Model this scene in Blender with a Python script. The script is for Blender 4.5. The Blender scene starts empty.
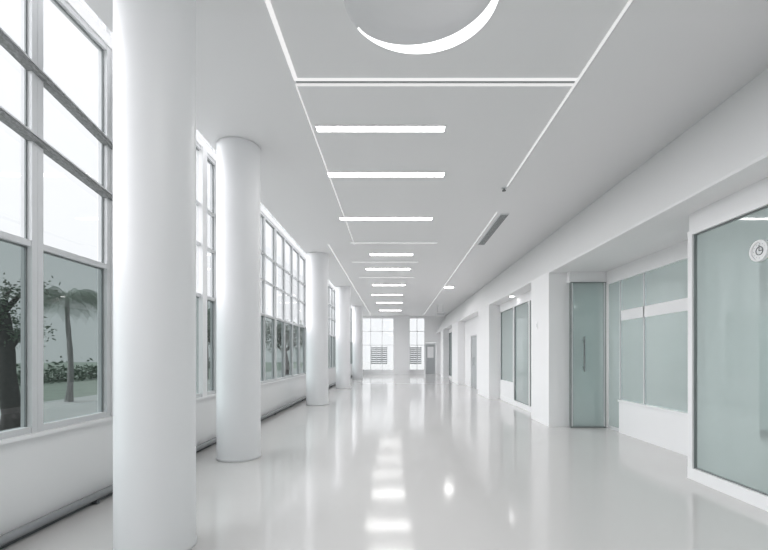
import bpy, bmesh, math, random
from mathutils import Vector, Matrix
random.seed(7)
scene = bpy.context.scene
scene.view_settings.view_transform = 'Standard'
scene.view_settings.look = 'None'
scene.view_settings.exposure = 0.74

# ------------------------------------------------------------ materials
def newmat(name):
    m = bpy.data.materials.new(name); m.use_nodes = True
    nt = m.node_tree; nt.nodes.clear()
    return m, nt, nt.nodes.new('ShaderNodeOutputMaterial')
def pbr(name, col, rough=0.6, metal=0.0, var=0.03, scale=3.0, spec=0.4, bump=0.0, coat=0.0):
    m, nt, out = newmat(name)
    p = nt.nodes.new('ShaderNodeBsdfPrincipled')
    tc = nt.nodes.new('ShaderNodeTexCoord'); nz = nt.nodes.new('ShaderNodeTexNoise')
    nz.inputs['Scale'].default_value = scale; nz.inputs['Detail'].default_value = 3
    nt.links.new(tc.outputs['Object'], nz.inputs['Vector'])
    mx = nt.nodes.new('ShaderNodeMix'); mx.data_type = 'RGBA'
    mx.inputs[6].default_value = (*[c*(1-var) for c in col], 1)
    mx.inputs[7].default_value = (*[min(1, c*(1+var)) for c in col], 1)
    nt.links.new(nz.outputs['Fac'], mx.inputs[0]); nt.links.new(mx.outputs[2], p.inputs['Base Color'])
    p.inputs['Roughness'].default_value = rough; p.inputs['Metallic'].default_value = metal
    p.inputs['Specular IOR Level'].default_value = spec
    p.inputs['Coat Weight'].default_value = coat; p.inputs['Coat Roughness'].default_value = 0.06
    if bump:
        b = nt.nodes.new('ShaderNodeBump'); b.inputs['Strength'].default_value = bump; b.inputs['Distance'].default_value = 0.01
        nt.links.new(nz.outputs['Fac'], b.inputs['Height']); nt.links.new(b.outputs['Normal'], p.inputs['Normal'])
    nt.links.new(p.outputs[0], out.inputs[0]); return m
def emis(name, col, s):
    m, nt, out = newmat(name); e = nt.nodes.new('ShaderNodeEmission')
    e.inputs[0].default_value = (*col, 1); e.inputs[1].default_value = s
    nt.links.new(e.outputs[0], out.inputs[0]); return m
def glass(name, tint, frost=0.0, frostcol=(.6,.7,.7), refl=.5, rough=0.02):
    m, nt, out = newmat(name); N = nt.nodes.new; L = nt.links.new
    t = N('ShaderNodeBsdfTransparent'); t.inputs[0].default_value = (*tint, 1)
    base = t.outputs[0]
    if frost > 0:
        d = N('ShaderNodeBsdfDiffuse'); d.inputs[0].default_value = (*frostcol, 1)
        tl = N('ShaderNodeBsdfTranslucent'); tl.inputs[0].default_value = (*frostcol, 1)
        m1 = N('ShaderNodeMixShader'); m1.inputs[0].default_value = .35
        L(d.outputs[0], m1.inputs[1]); L(tl.outputs[0], m1.inputs[2])
        m2 = N('ShaderNodeMixShader'); m2.inputs[0].default_value = frost
        L(t.outputs[0], m2.inputs[1]); L(m1.outputs[0], m2.inputs[2]); base = m2.outputs[0]
    g = N('ShaderNodeBsdfGlossy'); g.inputs['Roughness'].default_value = rough
    g.inputs[0].default_value = (.97, .97, .97, 1)
    f = N('ShaderNodeLayerWeight'); f.inputs[0].default_value = .5
    pw = N('ShaderNodeMath'); pw.operation = 'POWER'; pw.inputs[1].default_value = 4
    ma = N('ShaderNodeMath'); ma.operation = 'MULTIPLY_ADD'; ma.inputs[1].default_value = refl; ma.inputs[2].default_value = .05
    L(f.outputs['Facing'], pw.inputs[0]); L(pw.outputs[0], ma.inputs[0])
    m3 = N('ShaderNodeMixShader'); L(ma.outputs[0], m3.inputs[0]); L(base, m3.inputs[1]); L(g.outputs[0], m3.inputs[2])
    L(m3.outputs[0], out.inputs[0]); return m

M_wall = pbr('white_plaster', (.88,.88,.885), .55, var=.01, scale=1.5)
M_ceil = pbr('ceiling_paint', (.865,.86,.865), .6, var=.008, scale=1.0)
M_dome = pbr('dome_paint_shaded', (.78,.78,.79), .6, var=.008, scale=1.0)  # ceiling paint with recess shade put into the colour
M_col = pbr('column_paint', (.855,.855,.87), .38, var=.01)
M_floor = pbr('polished_resin_floor', (.655,.64,.632), .10, var=.02, scale=.8, spec=.65)
M_frame = pbr('aluminium_frame', (.66,.67,.68), .4, metal=.1, var=.05)
M_gasket = pbr('door_frame_grey', (.22,.24,.24), .45, metal=.3, var=.05)
M_dark = pbr('dark_metal', (.12,.13,.135), .5, var=.1, scale=20)
M_tube = pbr('kick_rail_grey', (.30,.31,.32), .4, metal=.3, var=.1, scale=20)
M_grey = pbr('grey_blind', (.45,.47,.48), .5, var=.1, scale=20)
M_cable = pbr('grimy_rail', (.25,.26,.26), .7, var=.7, scale=45, bump=.6)
M_white = pbr('white_lacquer', (.885,.885,.89), .3, var=.01)
M_steel = pbr('brushed_steel', (.5,.52,.53), .3, metal=.9, var=.05, scale=30)
M_cab = pbr('cabinet_laminate', (.52,.58,.57), .4, var=.03)
M_g_up = glass('clear_window_glass', (.69,.695,.705))
M_g_lo = glass('tinted_window_glass', (.24,.272,.270), refl=.25)
M_g_fr = glass('frosted_green_glass', (.76,.85,.835), .42, (.62,.70,.69), refl=.55, rough=.03)
M_g_dk = glass('dark_glass', (.5,.56,.57), .3, (.4,.46,.47))
M_lamp = emis('lamp_panel', (1,.99,.98), 11)
M_lampfar = emis('lamp_panel_far', (1,.99,.98), 5)
M_lampdim = emis('lamp_panel_dim', (1,1,1), .54)
M_room = emis('room_lamp', (1,1,1), 7)
M_led = emis('led_line', (1,1,1), .55)
M_glow2 = emis('glow_line_faint', (1,1,1), .49)  # faint glow for pale ceiling lines, including grooves without a lamp
M_ring = emis('led_ring', (1,1,1), 1.5)
M_bark = pbr('bark', (.05,.048,.045), .9, var=.4, scale=12, bump=.5)
M_palmbark = pbr('palm_bark', (.22,.22,.215), .9, var=.3, scale=12, bump=.5)
M_leaf = pbr('leaf', (.10,.14,.10), .6, var=.4, scale=6)
M_palm = pbr('palm_leaf', (.17,.225,.18), .6, var=.3, scale=6)
M_ground = pbr('paving', (.42,.43,.42), .85, var=.15, scale=.8)
M_grass = pbr('lawn', (.21,.25,.21), .9, var=.3, scale=2)

# ------------------------------------------------------------ mesh builder
class MB:
    def __init__(s): s.bm = bmesh.new(); s.mats = []
    def mi(s, m):
        if m not in s.mats: s.mats.append(m)
        return s.mats.index(m)
    def hexa(s, vs, m):
        v = [s.bm.verts.new(p) for p in vs]; i = s.mi(m)
        for f in ((0,3,2,1),(4,5,6,7),(0,1,5,4),(1,2,6,5),(2,3,7,6),(3,0,4,7)):
            s.bm.faces.new([v[k] for k in f]).material_index = i
    def box(s, x0,x1,y0,y1,z0,z1, m):
        s.hexa([(x0,y0,z0),(x1,y0,z0),(x1,y1,z0),(x0,y1,z0),(x0,y0,z1),(x1,y0,z1),(x1,y1,z1),(x0,y1,z1)], m)
    def quad(s, pts, m, smooth=False):
        f = s.bm.faces.new([s.bm.verts.new(p) for p in pts]); f.material_index = s.mi(m); f.smooth = smooth
    def tube(s, pts, rads, m, n=12, caps=True):
        i = s.mi(m); rings = []
        for k, (p, r) in enumerate(zip(pts, rads)):
            p = Vector(p); a = Vector(pts[max(0,k-1)]); b = Vector(pts[min(len(pts)-1,k+1)])
            t = (b-a).normalized(); ref = Vector((1,0,0)) if abs(t.x) < .9 else Vector((0,1,0))
            u = t.cross(ref).normalized(); w = t.cross(u)
            rings.append([s.bm.verts.new(p + u*math.cos(2*math.pi*j/n)*r + w*math.sin(2*math.pi*j/n)*r) for j in range(n)])
        for a, b in zip(rings[:-1], rings[1:]):
            for j in range(n):
                f = s.bm.faces.new((a[j], a[(j+1)%n], b[(j+1)%n], b[j])); f.material_index = i; f.smooth = True
        if caps:
            for r in (rings[0], rings[-1]): s.bm.faces.new(r).material_index = i
    def lathe(s, c, prof, m, n=64, smooth=True):
        i = s.mi(m); rings = []
        for r, z in prof:
            rings.append([s.bm.verts.new((c[0]+r*math.cos(2*math.pi*j/n), c[1]+r*math.sin(2*math.pi*j/n), z)) for j in range(n)])
        for a, b in zip(rings[:-1], rings[1:]):
            for j in range(n):
                f = s.bm.faces.new((a[j], a[(j+1)%n], b[(j+1)%n], b[j])); f.material_index = i; f.smooth = smooth
        for r in (rings[0], rings[-1]): s.bm.faces.new(r).material_index = i
    def done(s, name, recalc=True):
        if recalc: bmesh.ops.recalc_face_normals(s.bm, faces=s.bm.faces)
        me = bpy.data.meshes.new(name); s.bm.to_mesh(me); s.bm.free()
        for m in s.mats: me.materials.append(m)
        o = bpy.data.objects.new(name, me); scene.collection.objects.link(o); return o

Y0, Y1 = -4.0, 31.0
XL, XR = -2.9, 3.35
ZC, ZR = 4.25, 5.4
ZS = 3.0   # soffit
# ------------------------------------------------------------ floor
b = MB(); b.box(-3.05, 7.1, Y0-.15, Y1+.15, -.12, 0, M_floor); b.done('floor')
b = MB()
b.quad([(-70,-40,-.13),(-11.5,-40,-.13),(-11.5,90,-.13),(-70,90,-.13)], M_grass)
b.quad([(-11.5,-40,-.13),(60,-40,-.13),(60,90,-.13),(-11.5,90,-.13)], M_ground)
b.done('ground')

# ------------------------------------------------------------ ceiling with round opening
XE = -2.5; XB = 3.7
cx, cy, cr = .21, 3.42, .62
b = MB()
sx0, sx1, sy0, sy1 = cx-.8, cx+.8, cy-.8, cy+.8
def C(x0,x1,y0,y1): b.quad([(x0,y0,ZC),(x0,y1,ZC),(x1,y1,ZC),(x1,y0,ZC)], M_ceil)
C(XE,sx0,Y0,Y1); C(sx1,XB,Y0,Y1); C(sx0,sx1,Y0,sy0); C(sx0,sx1,sy1,Y1)
n = 96
ri = [b.bm.verts.new((cx+cr*math.cos(2*math.pi*j/n), cy+cr*math.sin(2*math.pi*j/n), ZC)) for j in range(n)]
ro = []
for j in range(n):
    a = 2*math.pi*j/n; c, s_ = math.cos(a), math.sin(a); k = .8/max(abs(c), abs(s_))
    ro.append(b.bm.verts.new((cx+k*c, cy+k*s_, ZC)))
for j in range(n):
    b.bm.faces.new((ri[j], ro[j], ro[(j+1)%n], ri[(j+1)%n])).material_index = 0
# edge upstand and roof over the window void
b.box(XE, XE+.12, Y0, Y1, ZC+.001, ZR, M_ceil)
b.box(-3.05, 3.9, Y0-.15, Y1+.15, ZR, ZR+.15, M_ceil)
b.done('ceiling', recalc=False)

# recessed dome light
b = MB(); i_w = b.mi(M_dome); i_e = b.mi(M_ring)
def hh(a):
    d = (math.degrees(a) - 35 + 180) % 360 - 180
    return .014 + .10*max(0, math.cos(math.radians(d*.85)))
r0 = [b.bm.verts.new((cx+cr*math.cos(2*math.pi*j/n), cy+cr*math.sin(2*math.pi*j/n), ZC)) for j in range(n)]
r1 = [b.bm.verts.new((cx+cr*.985*math.cos(2*math.pi*j/n), cy+cr*.985*math.sin(2*math.pi*j/n), ZC+hh(2*math.pi*j/n))) for j in range(n)]
for j in range(n):
    f = b.bm.faces.new((r0[j], r0[(j+1)%n], r1[(j+1)%n], r1[j])); d = (j*360/n - 35 + 180) % 360 - 180
    f.material_index = i_e if abs(d) < 112 else i_w; f.smooth = True
prev = r1
for t in (.97,.93,.85,.75,.6,.45,.3,.15):
    z = ZC + .11 + .36*math.sqrt(1-t*t)
    cur = [b.bm.verts.new((cx+cr*t*math.cos(2*math.pi*j/n), cy+cr*t*math.sin(2*math.pi*j/n), z)) for j in range(n)]
    for j in range(n):
        f = b.bm.faces.new((prev[j], prev[(j+1)%n], cur[(j+1)%n], cur[j])); f.material_index = i_w; f.smooth = True
    prev = cur
b.bm.faces.new(prev).material_index = i_w
b.done('recessed_dome_light', recalc=False)

# strip lights
def strip(x0,x1,y0,y1,m=M_lamp):
    b = MB(); z0 = ZC-.012; e = .012
    b.box(x0-e,x1+e,y0-e,y1+e,z0,ZC,M_white)
    b.quad([(x0,y0,z0-.001),(x0,y1,z0-.001),(x1,y1,z0-.001),(x1,y0,z0-.001)], m)
    b.done('ceiling_strip_light', recalc=False)
for a in [(-.98,.62,5.30,5.42),(-1.05,.77,6.65,6.79),(-1.14,.77,8.82,8.96),(-.7,.5,11.97,12.17),
          (-.95,.5,14.0,14.2),(-.9,.4,17.2,17.45),(-1.1,.35,20.0,20.3,M_lampfar),(-1.0,.4,23,23.3,M_lampfar),(-1.0,.4,27,27.4,M_lampfar),
          (-.9,.7,1.2,1.4),(-.9,.7,-1.0,-.8)]:
    strip(*a)
strip(-1.13,1.06,10.78,10.84,M_lampdim)
strip(-1.3,.7,13.0,13.07,M_lampdim)
strip(-1.3,.7,15.6,15.68,M_lampdim)
# downlights
def downlight(x,y,z,r=.12,m=M_lamp):
    b = MB(); b.lathe((x,y),[(r,z-.012),(r*1.25,z-.008),(r*1.3,z)],M_white,32)
    b.lathe((x,y),[(r*.98,z-.016),(r*.98,z-.013)],m,32); b.done('downlight')
downlight(2.26,17.9,ZC,.2)
downlight(3.18,11.6,ZS,.06)

# ceiling trim lines
def trim(name,x0,x1,y0,y1,m):
    b = MB(); b.box(x0,x1,y0,y1,ZC-.01,ZC,m); b.done(name)
trim('trim_1',-1.045,-1.005,Y0,4.38,M_led)
trim('trim_2',1.88,1.905,Y0,7.2,M_glow2)  # ceiling groove; its pale edge is imitated by glow
trim('trim_3',-1.045,1.88,4.39,4.425,M_led)
trim('trim_4',-1.045,1.88,4.48,4.51,M_glow2)
trim('trim_5',-1.05,-1.038,4.52,11.0,M_glow2)
trim('trim_6',-1.73,-1.70,11.0,30.9,M_glow2)
trim('trim_7',2.02,2.04,8.5,30.9,M_glow2)
trim('trim_8',-1.03,1.87,4.435,4.45,M_gasket)
trim('trim_9',1.906,1.913,Y0,7.2,M_frame)
# slot vent
b = MB(); b.box(2.12,2.3,8.6,11.0,ZC-.015,ZC,M_frame)
for k in range(6):
    x = 2.145+.026*k; b.box(x,x+.012,8.64,10.96,ZC-.02,ZC-.0151,M_dark)
b.done('ceiling_air_vent')
# sprinkler
b = MB(); b.lathe((1.86,7.28),[(.045,ZC-.01),(.045,ZC)],M_frame,24); b.lathe((1.86,7.28),[(.012,ZC-.04),(.012,ZC-.011)],M_dark,12)
b.lathe((1.86,7.28),[(.035,ZC-.05),(.03,ZC-.0401)],M_dark,16); b.done('sprinkler_head')

# ------------------------------------------------------------ columns
for (x,y,r) in [(-1.735,3.1,.263),(-2.14,5.85,.285),(-2.2,12.1,.31),(-2.19,18.0,.31),(-2.2,25,.3)]:
    b = MB(); b.lathe((x,y),[(r*1.02,0),(r*1.02,.025),(r*1.01,.035),(r,.04),(r,ZC-.03),(r*1.0,ZC)],M_col,96)
    o = b.done('round_column')

# ------------------------------------------------------------ left wall & windows
SILL = .78
b = MB()
b.box(XL-.12, XL+.0, Y0, Y1, 0, SILL-.03, M_wall)
b.box(XL-.14, XL+.05, Y0, Y1, SILL-.03, SILL, M_white)
b.box(XL-.12, XL+.03, Y0, Y1, 4.5, 4.62, M_white)
b.box(XL-.12, XL, Y0, Y1, 5.25, ZR, M_wall)
b.box(XL-.12, XL+.04, 4.33, 4.53, SILL, 4.5, M_wall)
b.box(XL-.12, XL+.04, 6.35, 6.5, SILL, 4.5, M_wall)
b.done('wall_left')
b = MB()
b.tube([(XL+.09,Y0+.02,.075),(XL+.09,Y1-.02,.075)],[.035,.035],M_tube,16)
b.box(XL+.002, XL+.06, Y0+.02, Y1-.02, .0, .05, M_dark)
y = Y0+.5
while y < Y1-.3:
    b.box(XL+.05, XL+.11, y, y+.03, 0, .07, M_dark); y += 1.5
b.done('baseboard_left')
st = .86
for w in range(5):
    k0 = -8 + 8*w; b = MB(); ya = 3.44+st*k0; yb = ya+8*st
    ya = max(ya, Y0+.02); yb = min(yb, Y1-.02)
    for k in range(9):
        y = 3.44+st*(k0+k); hw = .055 if k in (0,8) else .024
        lo, hi = y-hw, y+hw
        if k == 0: lo = y+.001
        if k == 8: hi = y-.001
        hi = min(hi, yb)
        if abs(y-4.30) < .05: lo, hi = 4.27, 4.329
        mm = M_frame
        b.box(XL-.07, XL+.02, lo, hi, SILL, 4.5, mm)
        b.box(XL-.07, XL+.01, lo, hi, 4.62, 5.25, mm)
        if k < 8:   # dark glazing gasket
            b.box(XL-.03, XL-.018, hi, hi+.012, SILL, 4.5, M_gasket)
        if k > 0: b.box(XL-.03, XL-.018, lo-.012, lo, SILL, 4.5, M_gasket)
    for z in (SILL, 2.26, 4.45):
        b.box(XL-.065, XL+.015, ya, yb, z, z+.05, M_frame)
        b.box(XL-.03, XL-.017, ya, yb, z-.012, z, M_gasket)
    for z in (3.03, 3.62):
        s0, s1 = ya, yb
        if w == 0: continue
        if w == 1: s0 = 4.53
        b.box(XL-.05, XL+.005, s0, s1, z, z+.04, M_frame)
    if w in (0,1):
        # sagging tie rails across the bays beside the first column
        for (za, zb) in ((1.40+2.30,1.40+2.07),(1.40+1.735,1.40+1.55)):
            sl = (zb-za)/(4.42-3.135)
            s0, s1 = (1.0,3.44) if w == 0 else (3.44,4.33)
            f = lambda yy: za + sl*(yy-3.135)
            for dz, t, m in ((0,.032,M_cable),(.045,.014,M_frame)):
                b.hexa([(XL-.02,s0,f(s0)+dz),(XL+.05,s0,f(s0)+dz),(XL+.05,s1,f(s1)+dz),(XL-.02,s1,f(s1)+dz),
                        (XL-.02,s0,f(s0)+dz+t),(XL+.05,s0,f(s0)+dz+t),(XL+.05,s1,f(s1)+dz+t),(XL-.02,s1,f(s1)+dz+t)], m)
    xg = XL-.025
    b.quad([(xg,ya,SILL),(xg,yb,SILL),(xg,yb,2.28),(xg,ya,2.28)], M_g_lo)
    b.quad([(xg,ya,2.28),(xg,yb,2.28),(xg,yb,4.5),(xg,ya,4.5)], M_g_up)
    b.quad([(xg,ya,4.6),(xg,yb,4.6),(xg,yb,5.28),(xg,ya,5.28)], M_g_up)
    b.done('window_%d' % (w+1), recalc=False)

# ------------------------------------------------------------ right side
XA = 4.08   # alcove depth line
pil = [(8.32,9.4),(13.6,15.4),(20.4,22.5),(26.5,28.0)]
b = MB()
# bulkhead : vertical lip + sloped face + soffit slab over the rooms
for (p,q,m) in (((3.0,ZS),(3.0,ZS+.03),M_wall),((3.0,ZS+.03),(XB,ZC),M_wall),((7.0,ZS),(3.0,ZS),M_ceil)):
    b.quad([(p[0],Y0,p[1]),(q[0],Y0,q[1]),(q[0],Y1,q[1]),(p[0],Y1,p[1])], m)
for (a,c) in pil: b.box(3.0, 4.2, a, c, 0, ZS, M_wall)
for (a,c) in ((Y0,4.86),(9.4,13.6),(15.4,20.4),(22.5,26.5),(28.0,Y1)): b.box(XR, XR+.12, a, c, 2.8, ZS, M_wall)
b.box(XA-.02, XA+.1, 4.86, 8.32, 2.8, ZS, M_wall)
b.box(XR, XA-.02, 8.2, 8.32, 2.8, ZS, M_wall)
b.box(3.47, XA, 4.78, 4.86, 0, ZS, M_wall)
# solid wall in third bay with a door gap, fifth bay
b.box(XR, XR+.12, 15.4, 17.5, 0, 2.8, M_wall); b.box(XR, XR+.12, 17.5, 18.9, 2.25, 2.8, M_wall); b.box(XR, XR+.12, 18.9, 20.4, 0, 2.8, M_wall)
b.box(XR, XR+.12, 28.0, 28.8, 0, 2.8, M_wall); b.box(XR, XR+.12, 28.8, 29.8, 2.2, 2.8, M_wall); b.box(XR, XR+.12, 29.8, Y1, 0, 2.8, M_wall)
# far wall of rooms + partitions
b.box(7.0, 7.1, Y0, Y1, 0, ZS, M_wall)
for y in (8.8, 14.5, 21.5, 27.2): b.box(4.2, 7.0, y, y+.1, 0, ZS, M_wall)
b.done('wall_right', recalc=False)

# shop-front glazing  (window_6..)
def glazing(name, x, y0, y1, ys, g, low=None, frame=M_white, top=2.8):
    b = MB(); fx0, fx1 = x-.02, x+.07
    b.box(fx0,fx1,y0,y1,top-.05,top,frame); b.box(fx0,fx1,y0,y1,0,.13,frame)
    for y in ys: b.box(fx0,fx1,y-.035,y+.035,.13,top-.05,frame)
    zb = .12
    if low:
        b.box(x-.01,x+.06,low[0],low[1],.1,low[2],frame)
    b.quad([(x+.03,y0,zb),(x+.03,y1,zb),(x+.03,y1,top-.03),(x+.03,y0,top-.03)], g)
    # dark gaskets
    for y in ys:
        for s in (-.041,.041): b.box(x+.0,x+.029,y+s-.006,y+s+.006,.13,top-.05,M_gasket)
    for z in (.136,top-.056): b.box(x+.01,x+.029,y0,y1,z-.006,z+.006,M_gasket)
    b.done(name, recalc=False)
glazing('window_6', XR, Y0+.02, 4.86, [-1.6, 1.6, 4.82], M_g_fr)
glazing('window_8', XR, 9.42, 13.58, [9.46, 10.6, 12.0, 13.54], M_g_fr, low=(12.0,13.5,.62))
glazing('window_9', XR, 22.52, 26.48, [22.6, 24.5, 26.4], M_g_dk)
# alcove glazed side
b = MB(); x = XA
b.box(x-.02,x+.06,4.88,8.17,2.75,2.8,M_white)
b.box(x-.03,x+.09,4.88,7.72,0,.56,M_white); b.box(x-.05,x+.1,4.88,7.72,.56,.59,M_white)
for y in (4.92,7.0,7.74): b.box(x,x+.04,y-.012,y+.012,.59,2.75,M_frame)
b.box(x,x+.04,7.76,8.17,0,.06,M_frame)
b.quad([(x+.02,4.88,.57),(x+.02,7.74,.57),(x+.02,7.74,2.77),(x+.02,4.88,2.77)], M_g_fr)
b.quad([(x+.02,7.74,.05),(x+.02,8.18,.05),(x+.02,8.18,2.77),(x+.02,7.74,2.77)], M_g_fr)
b.box(x+.0,x+.015,4.94,7.7,2.02,2.2,M_white)
b.done('window_7', recalc=False)
# alcove door facing the corridor
b = MB(); yd = 8.2; xd = XA-.03
b.box(3.37,3.385,yd-.02,yd+.05,0,2.8,M_gasket); b.box(xd-.015,xd,yd-.02,yd+.05,0,2.8,M_gasket)
b.box(3.385,xd-.015,yd-.02,yd+.05,2.785,2.8,M_gasket); b.box(3.385,xd-.015,yd-.01,yd+.04,0.005,.03,M_gasket)
b.box(3.385,3.41,yd-.015,yd+.045,.03,2.785,M_frame); b.box(xd-.035,xd-.015,yd-.015,yd+.045,.03,2.785,M_frame)
b.quad([(3.38,yd+.01,.03),(xd-.01,yd+.01,.03),(xd-.01,yd+.01,2.79),(3.38,yd+.01,2.79)], M_g_fr)
b.tube([(3.61,yd-.07,1.08),(3.61,yd-.07,1.75)],[.016,.016],M_steel,16)
for z in (1.16,1.67): b.tube([(3.61,yd-.07,z),(3.61,yd+.01,z)],[.01,.01],M_steel,12)
b.done('door_1', recalc=False)
def dark_door(name, y0, y1, h):
    b = MB()
    b.box(XR+.02,XR+.1,y0,y0+.06,0,h,M_frame); b.box(XR+.02,XR+.1,y1-.06,y1,0,h,M_frame); b.box(XR+.02,XR+.1,y0,y1,h-.06,h,M_frame)
    b.box(XR+.04,XR+.08,y0+.07,(y0+y1)/2-.005,0.005,h-.07,M_grey); b.box(XR+.04,XR+.08,(y0+y1)/2+.005,y1-.07,0.005,h-.07,M_grey)
    b.tube([(XR,(y0+y1)/2-.06,.95),(XR,(y0+y1)/2-.06,1.3)],[.012,.012],M_steel,10)
    for z in (.98,1.27): b.tube([(XR,(y0+y1)/2-.06,z),(XR+.05,(y0+y1)/2-.06,z)],[.008,.008],M_steel,8)
    b.done(name, recalc=False)
dark_door('door_2',17.5,18.9,2.25); dark_door('door_3',28.8,29.8,2.2)

# wall cabinets inside the front room, seen softly through the frosted glass
for y in (2.0, 4.2, 6.4):
    b = MB(); b.box(6.45,6.99,y,y+2.0,.08,2.1,M_cab); b.box(6.5,6.99,y+.03,y+1.97,0,.08,M_dark)
    for k in range(3):
        b.box(6.425,6.449,y+.02+k*.66,y+.64+k*.66,.1,2.08,M_cab)
        b.tube([(6.41,y+.58+k*.66,1.0),(6.41,y+.58+k*.66,1.25)],[.008,.008],M_steel,8)
    b.done('storage_cabinet', recalc=False)

# clock on glazing
b = MB()
def ring_x(b,x0,x1,r0,r1,yc,zc,m,n=48):
    i=b.mi(m); vs=[]
    for (x,r) in ((x1,r0),(x0,r0),(x0,r1),(x1,r1)):
        vs.append([b.bm.verts.new((x,yc+r*math.cos(2*math.pi*j/n),zc+r*math.sin(2*math.pi*j/n))) for j in range(n)])
    for a,c in ((0,1),(1,2),(2,3)):
        for j in range(n):
            f=b.bm.faces.new((vs[a][j],vs[a][(j+1)%n],vs[c][(j+1)%n],vs[c][j])); f.material_index=i
yc, zc, xc = 3.93, 2.36, XR+.028
ring_x(b, xc-.035, xc, .078, .098, yc, zc, M_white)
ring_x(b, xc-.02, xc, .001, .078, yc, zc, M_wall)
ring_x(b, xc-.024, xc-.02, .034, .040, yc, zc, M_dark)
b.box(xc-.027,xc-.024,yc-.003,yc+.003,zc,zc+.055,M_dark)
b.box(xc-.027,xc-.024,yc-.038,yc,zc-.004,zc+.002,M_dark)
for k in range(12):
    a=k*math.pi/6; y_,z_=yc+.066*math.cos(a),zc+.066*math.sin(a); b.box(xc-.0225,xc-.0199,y_-.003,y_+.003,z_-.003,z_+.003,M_grey)
b.done('wall_clock')
# switch plate on pillar side, hanging sign
b = MB(); b.box(2.988,3.0,8.95,9.03,1.95,2.1,M_white); b.box(2.984,2.988,8.97,9.01,1.99,2.06,M_frame); b.done('wall_switch')
b = MB(); b.box(2.3,2.8,24,24.06,3.6,3.8,M_white); b.box(2.33,2.77,23.99,24,3.63,3.77,M_frame)
for x in (2.4,2.7): b.tube([(x,24.03,3.8),(x,24.03,ZC)],[.01,.01],M_frame,8)
b.done('hanging_sign')
# room lamps
for y in (-1.5,2.5,6.6,11.5,18,24.5):
    b = MB(); b.box(4.9,5.9,y-.5,y+.5,ZS-.03,ZS-.002,M_white)
    b.quad([(4.93,y-.47,ZS-.031),(4.93,y+.47,ZS-.031),(5.87,y+.47,ZS-.031),(5.87,y-.47,ZS-.031)],M_room); b.done('ceiling_panel_light', recalc=False)

# ------------------------------------------------------------ end walls
b = MB(); b.box(-3.05,3.9,Y0-.15,Y0,0,ZR,M_wall); b.box(3.9,7.1,Y0-.15,Y0,0,ZS,M_wall); b.done('wall_back')
b = MB()
b.box(-3.02,-2.6,Y1,Y1+.15,0,ZR,M_wall)
b.box(-2.6,3.9,Y1,Y1+.15,4.1,ZR,M_wall)
b.box(-.1,1.05,Y1-.25,Y1+.15,0,4.249,M_wall)
b.box(2.15,3.0,Y1,Y1+.15,2.3,3.0,M_wall); b.box(2.15,3.9,Y1,Y1+.15,3.0,4.1,M_wall); b.box(3.0,7.1,Y1,Y1+.15,0,3.0,M_wall)
b.box(-2.6,-.1,Y1,Y1+.15,0,.3,M_wall); b.box(1.05,2.15,Y1,Y1+.15,0,.3,M_wall)
b.done('wall_end', recalc=False)
def endwin(name,x0,x1,d0,d1,zt):
    b = MB(); nx = max(2,round((x1-x0)/.8))
    for k in range(nx+1):
        x=x0+(x1-x0)*k/nx; b.box(x-.02,x+.02,Y1+.03,Y1+.09,.3,4.1,M_white)
    for z in (.3,2.1,3.1,4.06): b.box(x0,x1,Y1+.03,Y1+.09,z,z+.04,M_white)
    b.quad([(x0,Y1+.06,.3),(x1,Y1+.06,.3),(x1,Y1+.06,4.1),(x0,Y1+.06,4.1)],M_g_up)
    z=.75
    while z<zt-.04:
        b.box(d0,d1,Y1+.005,Y1+.02,z,z+.09,M_grey); z+=.14
    for k in range(4):
        x=d0+(d1-d0)*k/3; b.box(x-.02,x+.02,Y1-.005,Y1+.025,.75,zt,M_frame)
    b.done(name, recalc=False)
endwin('window_10',-2.6,-.1,-1.74,-.58,2.05); endwin('window_11',1.05,2.15,1.1,1.9,2.0)
b = MB()
b.box(2.17,2.23,Y1-.02,Y1+.05,0,2.28,M_frame); b.box(2.92,2.98,Y1-.02,Y1+.05,0,2.28,M_frame); b.box(2.23,2.92,Y1-.02,Y1+.05,2.2,2.28,M_frame)
b.box(2.24,2.91,Y1,Y1+.04,.005,2.19,M_grey); b.box(2.35,2.8,Y1-.004,Y1,1.2,2.0,M_white)
b.tube([(2.33,Y1-.05,.95),(2.33,Y1-.05,1.15)],[.012,.012],M_steel,10); b.tube([(2.33,Y1-.05,1.05),(2.33,Y1+.01,1.05)],[.01,.01],M_steel,8)
b.done('door_4', recalc=False)

# ------------------------------------------------------------ outdoor planting
G = -.13
def leafq(b, p, s, m):
    a = Vector((random.gauss(0,1),random.gauss(0,1),random.gauss(0,.6))).normalized()
    c = a.cross(Vector((random.gauss(0,1),random.gauss(0,1),random.gauss(0,1)))).normalized()
    b.quad([p-a*s, p+c*s*.4, p+a*s, p-c*s*.4], m)
def tree(name, x, y, h, r, crown, nl=2600, leaf=.09, nb=11, low=.28, fork=.55, rise=.34):
    b = MB()
    tr = [(x+.12*math.sin(k*.9), y+.1*math.cos(k*1.3), G+h*fork*k/6) for k in range(7)]
    b.tube(tr, [r*(1.25-.5*k/6)+(.12*r if k==0 else 0) for k in range(7)], M_bark, 12)
    tips = []
    for q in range(nb):
        a = q*2.4; s0 = Vector(tr[4+q%3]); L = crown*random.uniform(.6,1.0)
        e = s0+Vector((math.cos(a)*L, math.sin(a)*L, h*random.uniform(.1,rise)))
        mid = (s0+e)/2+Vector((0,0,.15)); b.tube([s0,mid,e],[r*.4,r*.25,r*.06],M_bark,8); tips += [mid,e,(mid+e)/2]
    for q in range(nl):
        c = random.choice(tips); leafq(b, c+Vector((random.gauss(0,low),random.gauss(0,low),random.gauss(0,low*.75))), leaf*random.uniform(.6,1.3), M_leaf)
    b.done(name, recalc=False)
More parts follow.
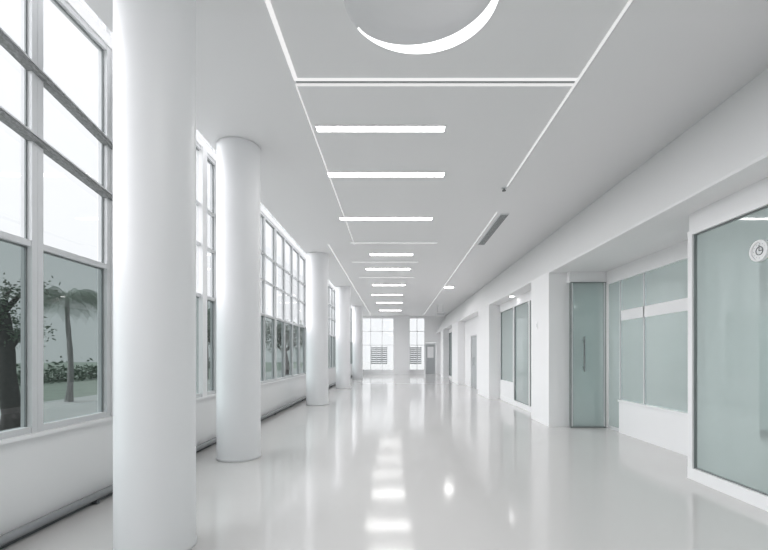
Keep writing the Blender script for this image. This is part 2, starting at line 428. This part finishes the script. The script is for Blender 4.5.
tree('shade_tree', -7.5, 8.25, 3.9, .15, .7, nl=1900, leaf=.045, low=.16, fork=.6, rise=.13)
tree('shade_tree', -16, 44, 6.5, .25, 2.6, low=.5)
tree('shade_tree', -11, 26.5, 5.0, .22, 2.0, low=.45, nl=4000)
tree('shade_tree', -8.5, 33, 4.8, .2, 1.8, low=.4, nl=4000)
def palm(x,y,h,L,r=.15):
    b = MB()
    tr = [(x+.06*math.sin(k*.5),y,G+h*k/10) for k in range(11)]
    b.tube(tr,[r*(1-.04*k)+(.04 if k==0 else 0)+(.008 if k%2 else 0) for k in range(11)],M_palmbark,12)
    top = Vector(tr[-1])
    for q in range(22):
        a = q*2.399; up = random.uniform(.05,1.1); pts=[]
        for k in range(9):
            t=k/8; rr=L*(t*.95); z=L*(up*t - (.55+.5*up)*t*t*1.0)
            pts.append(top+Vector((math.cos(a)*rr*(1-.15*t), math.sin(a)*rr*(1-.15*t), z)))
        b.tube(pts,[.016*(1-.1*k) for k in range(9)],M_palm,5)
        side = Vector((-math.sin(a),math.cos(a),0))
        for k in range(1,8):
            for s in (-1,1):
                for u in (0,.33,.66):
                    p = pts[k].lerp(pts[k+1],u); d=(pts[k+1]-pts[k]).normalized()
                    ln=L*.40*(1-abs(k/8-.4)); tip=p+side*s*ln*.7+d*ln*.6+Vector((0,0,-ln*.7))
                    b.quad([p-d*.011,p+d*.011,tip+d*.003,tip-d*.003],M_palm)
    b.done('palm_tree', recalc=False)
palm(-10.7,14.0,3.4,1.35,.09); palm(-12,27,4.2,1.5); palm(-9.5,20,3.4,1.3,.12)
b = MB()
for y0 in range(2,60,1):
    for q in range(110):
        p = Vector((-17+random.gauss(0,.5)-.1*y0, y0*1.0+random.uniform(0,1), G+abs(random.gauss(0,.45)))); leafq(b,p,.16,M_leaf)
    b.tube([(-17-.1*y0,y0+.5,G),(-17-.1*y0,y0+.5,G+.5)],[.04,.02],M_bark,6)
b.done('shrub_hedge', recalc=False)

# ------------------------------------------------------------ world + soft sun added to brighten the interior
w = bpy.data.worlds.new('overcast'); scene.world = w; w.use_nodes = True; nt = w.node_tree; nt.nodes.clear()
o = nt.nodes.new('ShaderNodeOutputWorld'); bg = nt.nodes.new('ShaderNodeBackground')
tc = nt.nodes.new('ShaderNodeTexCoord'); sp = nt.nodes.new('ShaderNodeSeparateXYZ'); cr_ = nt.nodes.new('ShaderNodeValToRGB')
nt.links.new(tc.outputs['Generated'], sp.inputs[0]); nt.links.new(sp.outputs['Z'], cr_.inputs[0])
cr_.color_ramp.elements[0].position = 0; cr_.color_ramp.elements[0].color = (.82,.84,.85,1)
cr_.color_ramp.elements[1].position = .6; cr_.color_ramp.elements[1].color = (.93,.94,.97,1)
nt.links.new(cr_.outputs[0], bg.inputs[0]); bg.inputs[1].default_value = 1.0
nt.links.new(bg.outputs[0], o.inputs[0])
sd = bpy.data.lights.new('fill_sun','SUN'); so = bpy.data.objects.new('fill_sun', sd); scene.collection.objects.link(so)
sd.energy = 4.8; sd.angle = math.radians(70); sd.color = (1,.99,1)
so.location = (-20,5,18); so.rotation_euler = Vector((1,.12,-.75)).to_track_quat('-Z','Y').to_euler()

# ------------------------------------------------------------ camera
cd = bpy.data.cameras.new('camera'); cam = bpy.data.objects.new('camera', cd); scene.collection.objects.link(cam)
cam.location = (0,0,1.4); cam.rotation_euler = (math.radians(90),0,0)
cd.sensor_width = 36; cd.lens = 20; cd.shift_x = -11/768; cd.shift_y = 80/768; cd.clip_start = .05; cd.clip_end = 300
scene.camera = cam
